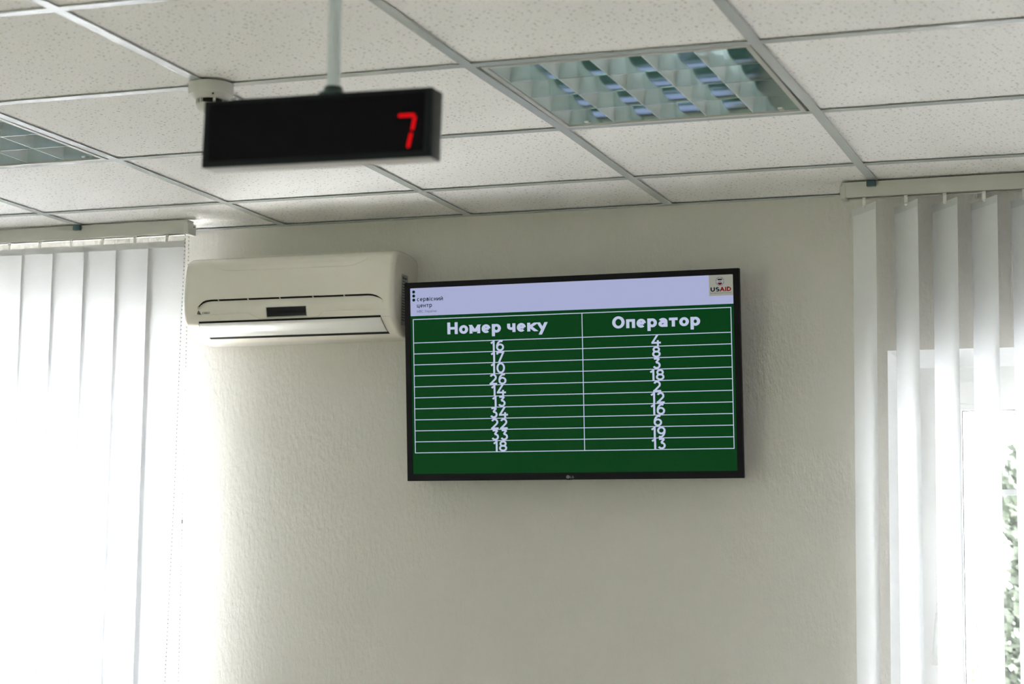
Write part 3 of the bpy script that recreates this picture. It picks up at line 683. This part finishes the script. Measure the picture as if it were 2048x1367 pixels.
# the picture on the screen
mb = MB(); mb.box(-0.4715, 0.4713, 0.0004, 0.006, -0.2655, 0.2655); scr = mb.build('screen', 'scr_green', tv)
def flat(poly, name, mat, y, parent=scr):
    m = MB(); m.prism(poly, 'Y', y, y + 0.0001); return m.build(name, mat, parent)
def rect(x0, x1, z0, z1): return [(x0, z0), (x1, z0), (x1, z1), (x0, z1)]
flat(rect(-0.4706, 0.4704, 0.1853, 0.2647), 'header_band', 'scr_white', 0.0002)
m = MB(); lw = 0.0011
TX0, TX1, TZ0, TZ1, DX, HZ = -0.4627, 0.4625, -0.2047, 0.1755, 0.0416, 0.1084
zr = [HZ + (TZ0 - HZ) * k / 10 for k in range(11)]
for z in [TZ1] + zr: m.prism(rect(TX0 - lw, TX1 + lw, z - lw, z + lw), 'Y', 0.0002, 0.0003)
for x in (TX0, DX, TX1): m.prism(rect(x - lw, x + lw, TZ0, TZ1), 'Y', 0.00018, 0.0003)
m.build('table_rules', 'scr_line', scr)
text_mb('Номер чеку', -0.3587, 0.1298, 0.0335, 0.298, 0.215, 0.10, y=0.0001).build('column_heading', 'scr_line', scr)
text_mb('Оператор', 0.1284, 0.1292, 0.0335, 0.2485, 0.215, 0.10, y=0.0001).build('column_heading', 'scr_line', scr)
for k, (a, b) in enumerate(zip('16 17 10 26 14 13 34 22 33 18'.split(), '4 8 3 18 2 12 16 6 19 13'.split())):
    zb_ = zr[k + 1] + 0.0006; hgt = (zr[k] - zr[k + 1]) * 0.97
    text_mb(a, -0.2102 + 0.0004 * k, zb_, hgt, None, 0.165, 0.12, y=0.0001, align='C', xs=1.13).build('ticket_number', 'scr_line', scr)
    text_mb(b, 0.2522, zb_, hgt, None, 0.165, 0.12, y=0.0001, align='C', xs=1.13).build('operator_number', 'scr_line', scr)
for z in (0.2542, 0.2427, 0.2311): 
    flat([(-0.46 + 0.0044 * math.cos(2 * math.pi * k / 28), z + 0.0044 * math.sin(2 * math.pi * k / 28)) for k in range(28)], 'logo_dot', 'scr_dot', 0.0001)
text_mb('сервісний', -0.4501, 0.2271, 0.0122, 0.0794, 0.155, 0.14, y=0.0001).build('agency_name', 'scr_ink', scr)
text_mb('центр', -0.4503, 0.2093, 0.0122, 0.0460, 0.155, 0.14, y=0.0001).build('agency_name', 'scr_ink', scr)
text_mb('МВС України', -0.4505, 0.1944, 0.0072, 0.0598, 0.12, 0.14, y=0.0001).build('ministry_name', 'scr_grey', scr)
flat(rect(0.4036, 0.4704, 0.2084, 0.2647), 'partner_logo_panel', 'scr_panel', 0.0001)
m = MB()                                               # round seal: broken ring with a shield-like flag block
for k in range(48):
    if k % 12 in (0,): continue
    a0, a1 = 2 * math.pi * k / 48, 2 * math.pi * (k + 0.86) / 48
    m.prism([(0.434 + r * math.cos(a), 0.2472 + r * math.sin(a)) for r, a in ((0.0102, a0), (0.0121, a0), (0.0121, a1), (0.0102, a1))], 'Y', -0.00005, 0.0001)
m.build('seal_ring', 'scr_grey', scr)
flat(rect(0.428, 0.440, 0.2503, 0.2541), 'seal_canton', 'scr_ink', -0.00005)
m = MB(); m.prism(rect(0.431, 0.4372, 0.2455, 0.2475), 'Y', -0.00005, 0.0001); m.prism([(0.4295, 0.2462), (0.4315, 0.2470), (0.4385, 0.2482), (0.4375, 0.2472)], 'Y', -0.00006, 0.0001); m.build('seal_hands', 'scr_grey', scr)
flat(rect(0.428, 0.440, 0.2413, 0.2434), 'seal_stripe', 'scr_ink', -0.00005)
flat([(0.4286, 0.2413), (0.4394, 0.2413), (0.438, 0.2388), (0.434, 0.2372), (0.430, 0.2388)], 'seal_stripe', 'scr_red', -0.00005)
text_mb('US', 0.4077, 0.2198, 0.0118, 0.0250, 0.215, 0.10, y=-0.00005).build('partner_lettering', 'scr_navy', scr)
text_mb('AID', 0.4335, 0.2198, 0.0118, 0.0310, 0.215, 0.10, y=-0.00005).build('partner_lettering', 'scr_red', scr)
text_mb('ВІД АМЕРИКАНСЬКОГО НАРОДУ', 0.4076, 0.2146, 0.0022, 0.0568, 0.14, 0.14, y=-0.00005).build('partner_tagline', 'scr_ink', scr)

# ------------------------------------------------------------------ air conditioner
AX0, AX1 = -1.441, -0.7645
ac = empty('air_conditioner', ((AX0 + AX1) / 2, YW, CZ - 0.362), 'cream split air conditioner on the wall, partly behind the television', 'air conditioner')
ao = Vector(ac.location)
raw = [(0.0, -0.122), (0.03, -0.1155), (0.06, -0.1128), (0.10, -0.1122), (0.128, -0.1142), (0.147, -0.1192), (0.160, -0.1275), (0.1675, -0.139), (0.1735, -0.160), (0.1785, -0.190), (0.1812, -0.225), (0.1808, -0.255), (0.1775, -0.280), (0.1725, -0.300), (0.1655, -0.3165), (0.154, -0.3285), (0.139, -0.339), (0.120, -0.3490), (0.098, -0.3570), (0.075, -0.3612), (0.04, -0.3625), (0.0, -0.3625)]
def cr(p0, p1, p2, p3, t):
    return tuple(0.5 * (2 * b + (c - a) * t + (2 * a - 5 * b + 4 * c - d) * t * t + (3 * b - a - 3 * c + d) * t ** 3) for a, b, c, d in zip(p0, p1, p2, p3))
prof = []
for i in range(len(raw) - 1):
    p0, p1, p2, p3 = raw[max(i - 1, 0)], raw[i], raw[i + 1], raw[min(i + 2, len(raw) - 1)]
    m_ = max(3, int(math.hypot(p2[0] - p1[0], p2[1] - p1[1]) / 0.0009)) if 5 <= i <= 17 else 4
    for k in range(m_): prof.append(cr(p0, p1, p2, p3, k / m_))
prof.append(raw[-1])
front = [(o, z) for o, z in prof if z < -0.115 and not (o < 0.14 and z > -0.2)]
def lin(tab, x):
    if x <= tab[0][0]: return tab[0][1]
    for (a, b), (c, d) in zip(tab, tab[1:]):
        if x <= c: return b + (d - b) * (x - a) / (c - a)
    return tab[-1][1]
front_t = sorted([(-z, o) for o, z in front]); 
def off_at(z): return lin(front_t, -z)
SMILE = [(-1.389, -0.265), (-1.381, -0.257), (-1.3725, -0.2500), (-1.362, -0.2465), (-1.345, -0.2450), (-0.842, -0.2458), (-0.829, -0.2470), (-0.815, -0.2512), (-0.805, -0.2570), (-0.797, -0.2642)]
CREASE = [(-1.425, -0.2903), (-1.245, -0.2868), (-1.228, -0.2876), (-1.215, -0.2915), (-1.203, -0.2985), (-1.193, -0.3030), (-1.180, -0.3046), (-1.010, -0.3053), (-1.000, -0.3035), (-0.992, -0.2975), (-0.984, -0.2915), (-0.975, -0.2892), (-0.772, -0.2909)]
SCOOP = [(-1.346, -0.1405), (-1.336, -0.1475), (-1.32, -0.1545), (-1.30, -0.1590), (-1.27, -0.1602), (-0.92, -0.1612), (-0.895, -0.1590), (-0.87, -0.1515), (-0.852, -0.1425)]
def sstep(a, b, x):
    t = min(1, max(0, (x - a) / (b - a))); return t * t * (3 - 2 * t)
def disp(x, z):
    d = 0.0
    if SMILE[0][0] < x < SMILE[-1][0] and -0.275 < z:
        zs_ = lin(SMILE, x)
        if z < zs_: d += 0.0065 * (1 - sstep(0, 1, (zs_ - z) / max(0.002, zs_ + 0.275)))
    zc = lin(CREASE, x); d -= 0.0042 * sstep(0.0007, -0.0011, z - zc) * sstep(AX0 + 0.012, AX0 + 0.05, x) * sstep(AX1 - 0.010, AX1 - 0.04, x) * sstep(-0.330, -0.316, z)
    if SCOOP[0][0] < x < SCOOP[-1][0]:
        zc = lin(SCOOP, x)
        if z > zc - 0.001: d += 0.0035 * sstep(zc - 0.001, zc + 0.0022, z) * sstep(-0.132, -0.150, z) if z < -0.13 else 0
    return d
xsA = []
rE = 0.016
for k in range(9): xsA.append(AX0 + rE * (1 - math.cos(math.pi / 2 * k / 8)))
nX = 300
for k in range(1, nX): xsA.append(AX0 + rE + (AX1 - AX0 - 2 * rE) * k / nX)
for k in range(9): xsA.append(AX1 - rE * (1 - math.sin(math.pi / 2 * k / 8)))
mb = MB(); rows = []
for x in xsA:
    e = min(x - AX0, AX1 - x); ins = rE - math.sqrt(max(0, rE * rE - (rE - e) ** 2)) if e < rE else 0.0
    row = []
    for o, z in prof:
        oo = o - (disp(x, z) if (z < -0.125 and o > 0.1) else 0)
        vx, vz = 0.085 - oo, -0.238 - z; L = math.hypot(vx, vz) or 1
        if o > 0.004: oo += vx / L * ins; z = z + vz / L * ins
        else: z = z + (ins if z < -0.2 else -ins)
        row.append(Vector((x, YW - max(oo, 0.0005), CZ + z)) - ao)
    rows.append(row)
V = mb.grid(rows)
for i in (0, -1): mb.bm.faces.new(V[i])
for a, b in zip(V, V[1:]): mb.bm.faces.new((a[0], a[-1], b[-1], b[0]))
body = mb.build('body', 'ac', ac, 'auto')
def on_surf(x, z, lift=0.0):
    o = off_at(z) - disp(x, z); o2 = off_at(z - 0.002); o1 = off_at(z + 0.002)
    n = Vector((0, -0.004, -(o2 - o1) * -1.0)); n = Vector((0, -0.004, (o2 - o1))).normalized()
    return Vector((x, YW - o, CZ + z)) + n * lift - ao
def patch(poly_rows, name, mat, parent, smooth=True, thick=0.0):
    m = MB(); m.grid(poly_rows); 
    return m.build(name, mat, parent, smooth)
# dark intake slot under the upper panel, broken by little bridges
bridges = [-1.3225, -1.2255, -1.122, -1.016, -0.917]
edges = [SMILE[0][0] + 0.001] + sum([[b - 0.0022, b + 0.0022] for b in bridges], []) + [SMILE[-1][0] - 0.001]
for a, b in zip(edges[::2], edges[1::2]):
    n = max(6, int((b - a) / 0.004)); top, bot = [], []
    for k in range(n + 1):
        x = a + (b - a) * k / n; zc = lin(SMILE, x); e = min(x - SMILE[0][0], SMILE[-1][0] - x); h = 0.0038 * min(1, e / 0.018) + 0.0003
        top.append(Vector((x, YW - off_at(zc) - 0.0002, CZ + zc + 0.0004)) - ao); bot.append(Vector((x, YW - off_at(zc) + 0.0042, CZ + zc - h)) - ao)
    patch([top, bot], 'intake_slot', 'dark', body)
def strip(x0, x1, z0, z1, lift, name, mat, parent, nz=2, nx=40):
    m = MB(); R_ = []
    for j in range(nz + 1):
        z = z0 + (z1 - z0) * j / nz; R_.append([on_surf(x0 + (x1 - x0) * k / nx, z, lift) for k in range(nx + 1)])
    m.grid(R_); return m.build(name, mat, parent, True)
strip(-1.3885, -0.8035, -0.3075, -0.3135, 0.0006, 'outlet_slot', 'dark', body)
strip(-1.381, -0.801, -0.3462, -0.3530, 0.0006, 'outlet_slot', 'dark', body)
# flap: curved blade standing slightly proud of the outlet
m = MB(); nz = 14; R_ = []
for j in range(nz + 1):
    t = j / nz; z = -0.3125 + (-0.3468 + 0.3125) * t
    R_.append([on_surf(-1.386 + 0.006 * t + (0.5815 - 0.004 * t) * k / 30, z, 0.0028 + 0.0012 * math.sin(math.pi * t)) for k in range(31)])
B_ = [[p + Vector((0, 0.003, 0.0004)) for p in r] for r in R_]
A1 = m.grid(R_); A2 = m.grid([r[::-1] for r in B_])
for j in range(nz):
    m.bm.faces.new((A1[j][0], A1[j + 1][0], A2[j + 1][-1], A2[j][-1])); m.bm.faces.new((A1[j + 1][-1], A1[j][-1], A2[j][0], A2[j + 1][0]))
for k in range(30):
    m.bm.faces.new((A1[0][k + 1], A1[0][k], A2[0][30 - k], A2[0][29 - k])); m.bm.faces.new((A1[nz][k], A1[nz][k + 1], A2[nz][29 - k], A2[nz][30 - k]))
m.build('air_flap', 'flap', ac, 'auto')
for xe in (-1.3895, -0.8025):                          # thin shadow joint at the flap ends
    strip(xe - 0.0008, xe + 0.0008, -0.3135, -0.3500, 0.0005, 'flap_joint', 'dark', body, 8, 1)
strip(AX0 + 0.012, -1.3885, -0.3108, -0.3114, 0.0003, 'panel_seam', 'label', body, 1, 6); strip(-0.8030, AX1 - 0.010, -0.3108, -0.3114, 0.0003, 'panel_seam', 'label', body, 1, 6)
# display window
m = MB()
m.grid([[on_surf(-1.1645 + (0.1265) * k / 8, -0.2738 + (-0.0265) * j / 4, 0.0012) for k in range(9)] for j in range(5)]); ds = m.build('display_window', 'gloss_black', ac, True)
m = MB(); 
for (x0, x1, z0, z1) in ((-1.1665, -1.036, -0.2728, -0.2740), (-1.1665, -1.036, -0.3000, -0.3022), (-1.1665, -1.1645, -0.2740, -0.3000), (-1.038, -1.036, -0.2740, -0.3000)):
    m.grid([[on_surf(x0 + (x1 - x0) * k / 6, z0 + (z1 - z0) * j / 2, 0.0016) for k in range(7)] for j in range(3)])
m.build('display_frame', 'label', ds, True)
# maker lettering: bird-like emblem and name
yl = YW - off_at(-0.282) - 0.0012
b = text_mb('CHIGO', -1.3765, -0.2860, 0.0062, 0.0245, 0.22, 0.12, shear=0.25)
for v in b.bm.verts: v.co = on_surf(v.co.x, v.co.z, 0.0008)
b.build('maker_lettering', 'ink', ac)
m = MB()
for poly in ([(-1.3930, -0.2862), (-1.3905, -0.2790), (-1.3878, -0.2745), (-1.3862, -0.2762), (-1.3868, -0.2795), (-1.3890, -0.2862)], [(-1.3885, -0.2862), (-1.3863, -0.2800), (-1.3850, -0.2772), (-1.3828, -0.2810), (-1.3812, -0.2850), (-1.3772, -0.2862), (-1.3795, -0.2870), (-1.3850, -0.2872)], ):
    m.face([on_surf(x, z, 0.0008) for x, z in poly])
m.build('maker_emblem', 'ink', ac)
# intake grille ribs along the top edge
for k in range(8):
    a = -1.390 + 0.0575 * k; m = MB(); m.box(a + 0.0015, a + 0.056, YW - 0.118, YW - 0.05, CZ - 0.1140, CZ - 0.1102, 0.001)
    for v in m.bm.verts: v.co -= ao
    m.build('intake_grille', 'ac', ac)
# rating label on the right end
m = MB(); m.box(AX1 - 0.0002, AX1 + 0.0006, YW - 0.118, YW - 0.072, CZ - 0.330, CZ - 0.182)
for v in m.bm.verts: v.co -= ao
rl = m.build('rating_label', 'label', ac)
m = MB()
for (y0, y1, z0, z1) in ((0.112, 0.104, -0.196, -0.188), (0.100, 0.080, -0.194, -0.191), (0.114, 0.076, -0.2035, -0.2015)) + tuple((0.114, 0.078, -0.212 - 0.008 * i, -0.2095 - 0.008 * i) for i in range(14)):
    m.box(AX1 + 0.0005, AX1 + 0.0008, YW - y0, YW - y1, CZ + z0, CZ + z1)
for v in m.bm.verts: v.co -= ao
m.build('label_print', 'ink', rl)

# ------------------------------------------------------------------ outside
mb = MB(); mb.box(-30, 30, 0.75, 40, -0.7, -0.6); tag(mb.build('ground', 'grass'), 'pale paved yard outside the windows', 'yard', kind='structure')
mb = MB(); mb.box(-30, 30, -40, -7.25, -0.7, -0.6); tag(mb.build('lawn', 'lawn'), 'green lawn outside the windows that face the television', 'lawn', kind='structure')
def foliage(name, label, cat, cx, cy, z0, z1, rad, n, mat, sz, group=None, trunk=True, cone=0.75):
    root = empty(name, (cx, cy, -0.6), label, cat, group); o = Vector(root.location)
    mb = MB(); rnd = random.Random(41 + int(cx * 100) % 97)
    for _ in range(n):
        t = rnd.random() ** 0.9; z = z0 + (z1 - z0) * t
        R0_ = rad * (1 - cone * t ** 1.5) * (0.55 + 0.45 * min(1, t * 5)) * (0.94 + 0.12 * math.sin(z * 9 + 1.3))
        a = rnd.uniform(0, 2 * math.pi); rr = R0_ * math.sqrt(rnd.uniform(0.25, 1))
        p = Vector((cx + rr * math.cos(a), cy + rr * math.sin(a), z)) - o
        u = Vector((math.cos(a) + rnd.uniform(-.6, .6), math.sin(a) + rnd.uniform(-.6, .6), rnd.uniform(0.1, 1.5))).normalized()
        w = u.cross(Vector((rnd.uniform(-1, 1), rnd.uniform(-1, 1), rnd.uniform(-1, 1)))).normalized()
        L = sz * rnd.uniform(0.6, 1.4); h = L * 0.32
        mb.face([p, p + u * L * 0.5 + w * h, p + u * L, p + u * L * 0.5 - w * h])
    f = mb.build('foliage', mat, root, False, False); f['kind'] = 'stuff'
    if trunk:
        mb = MB(); mb.tube([(0, 0, 0), (0.01, 0.01, (z0 + 0.6) + 0.3), (0, 0, (z1 + 0.6) * 0.85)], [0.06, 0.05, 0.015], 10); mb.build('trunk', 'bark', root, True)
    return root
foliage('thuja_tree', 'tall green conifer outside the right window, right of the iron bars', 'tree', 0.84, 5.2, -0.5, 2.62, 0.56, 27000, 'thuja', 0.052, cone=0.35)
foliage('garden_bush', 'loose yellow-green bush outside the right window, low beside the conifer', 'bush', 0.05, 6.2, -0.55, 1.62, 0.42, 1100, 'leaf', 0.07, cone=0.55)
mb = MB(); mb.box(-9, 9, 12, 12.3, -0.6, 1.75); gw = mb.build('garden_wall', 'stucco'); tag(gw, 'white garden wall far outside the right window', 'wall', kind='structure')
def crown(name, label, cx, cy, cz, r, n, sz, mat, group=None):      # broad leaf tree: round crown on a trunk
    root = empty(name, (cx, cy, -0.6), label, 'tree', group); o = Vector(root.location)
    mb = MB(); rnd = random.Random(int(cx * 31 + cy * 17))
    for _ in range(n):
        d = Vector((rnd.gauss(0, 1), rnd.gauss(0, 1), rnd.gauss(0, 1))).normalized() * (r * rnd.uniform(0.45, 1) ** 0.6)
        p = Vector((cx + d.x, cy + d.y, cz + d.z * 0.8)) - o
        u = Vector((rnd.gauss(0, 1), rnd.gauss(0, 1), rnd.gauss(0, 0.6))).normalized(); w = u.cross(Vector((rnd.gauss(0, 1), rnd.gauss(0, 1), rnd.gauss(0, 1)))).normalized()
        L = sz * rnd.uniform(0.6, 1.3); h = L * 0.3
        mb.face([p, p + u * L * 0.5 + w * h, p + u * L, p + u * L * 0.5 - w * h])
    f = mb.build('foliage', mat, root, False, False); f['kind'] = 'stuff'
    mb = MB(); mb.tube([(0, 0, 0), (0.05, 0, (cz + 0.6) * 0.5), (0, 0.05, cz + 0.6)], [0.17, 0.13, 0.06], 12)
    for k in range(5):
        a = k * 1.26; mb.tube([(0, 0.02, (cz + 0.6) * 0.72), (r * 0.35 * math.cos(a), r * 0.35 * math.sin(a), cz + 0.6), (r * 0.6 * math.cos(a), r * 0.6 * math.sin(a), cz + 0.6 + r * 0.3)], [0.07, 0.045, 0.015], 8)
    mb.build('trunk', 'bark', root, True)
crown('unseen_tree', 'unseen leafy tree added above the conifer to shade it', 2.6, 6.3, 5.4, 2.3, 4200, 0.34, 'leaf')  # out-of-view crown added to keep direct sun off the conifer
for k, (x, y, r) in enumerate([(-6.6, -11.5, 1.9), (-2.2, -12.5, 2.0), (2.4, -13, 2.0)]):
    crown('unseen_tree', 'leafy green tree outside the window that faces the television', x, y, 1.9, r, 2600, 0.36, 'hedge', 'trees facing the rear window')
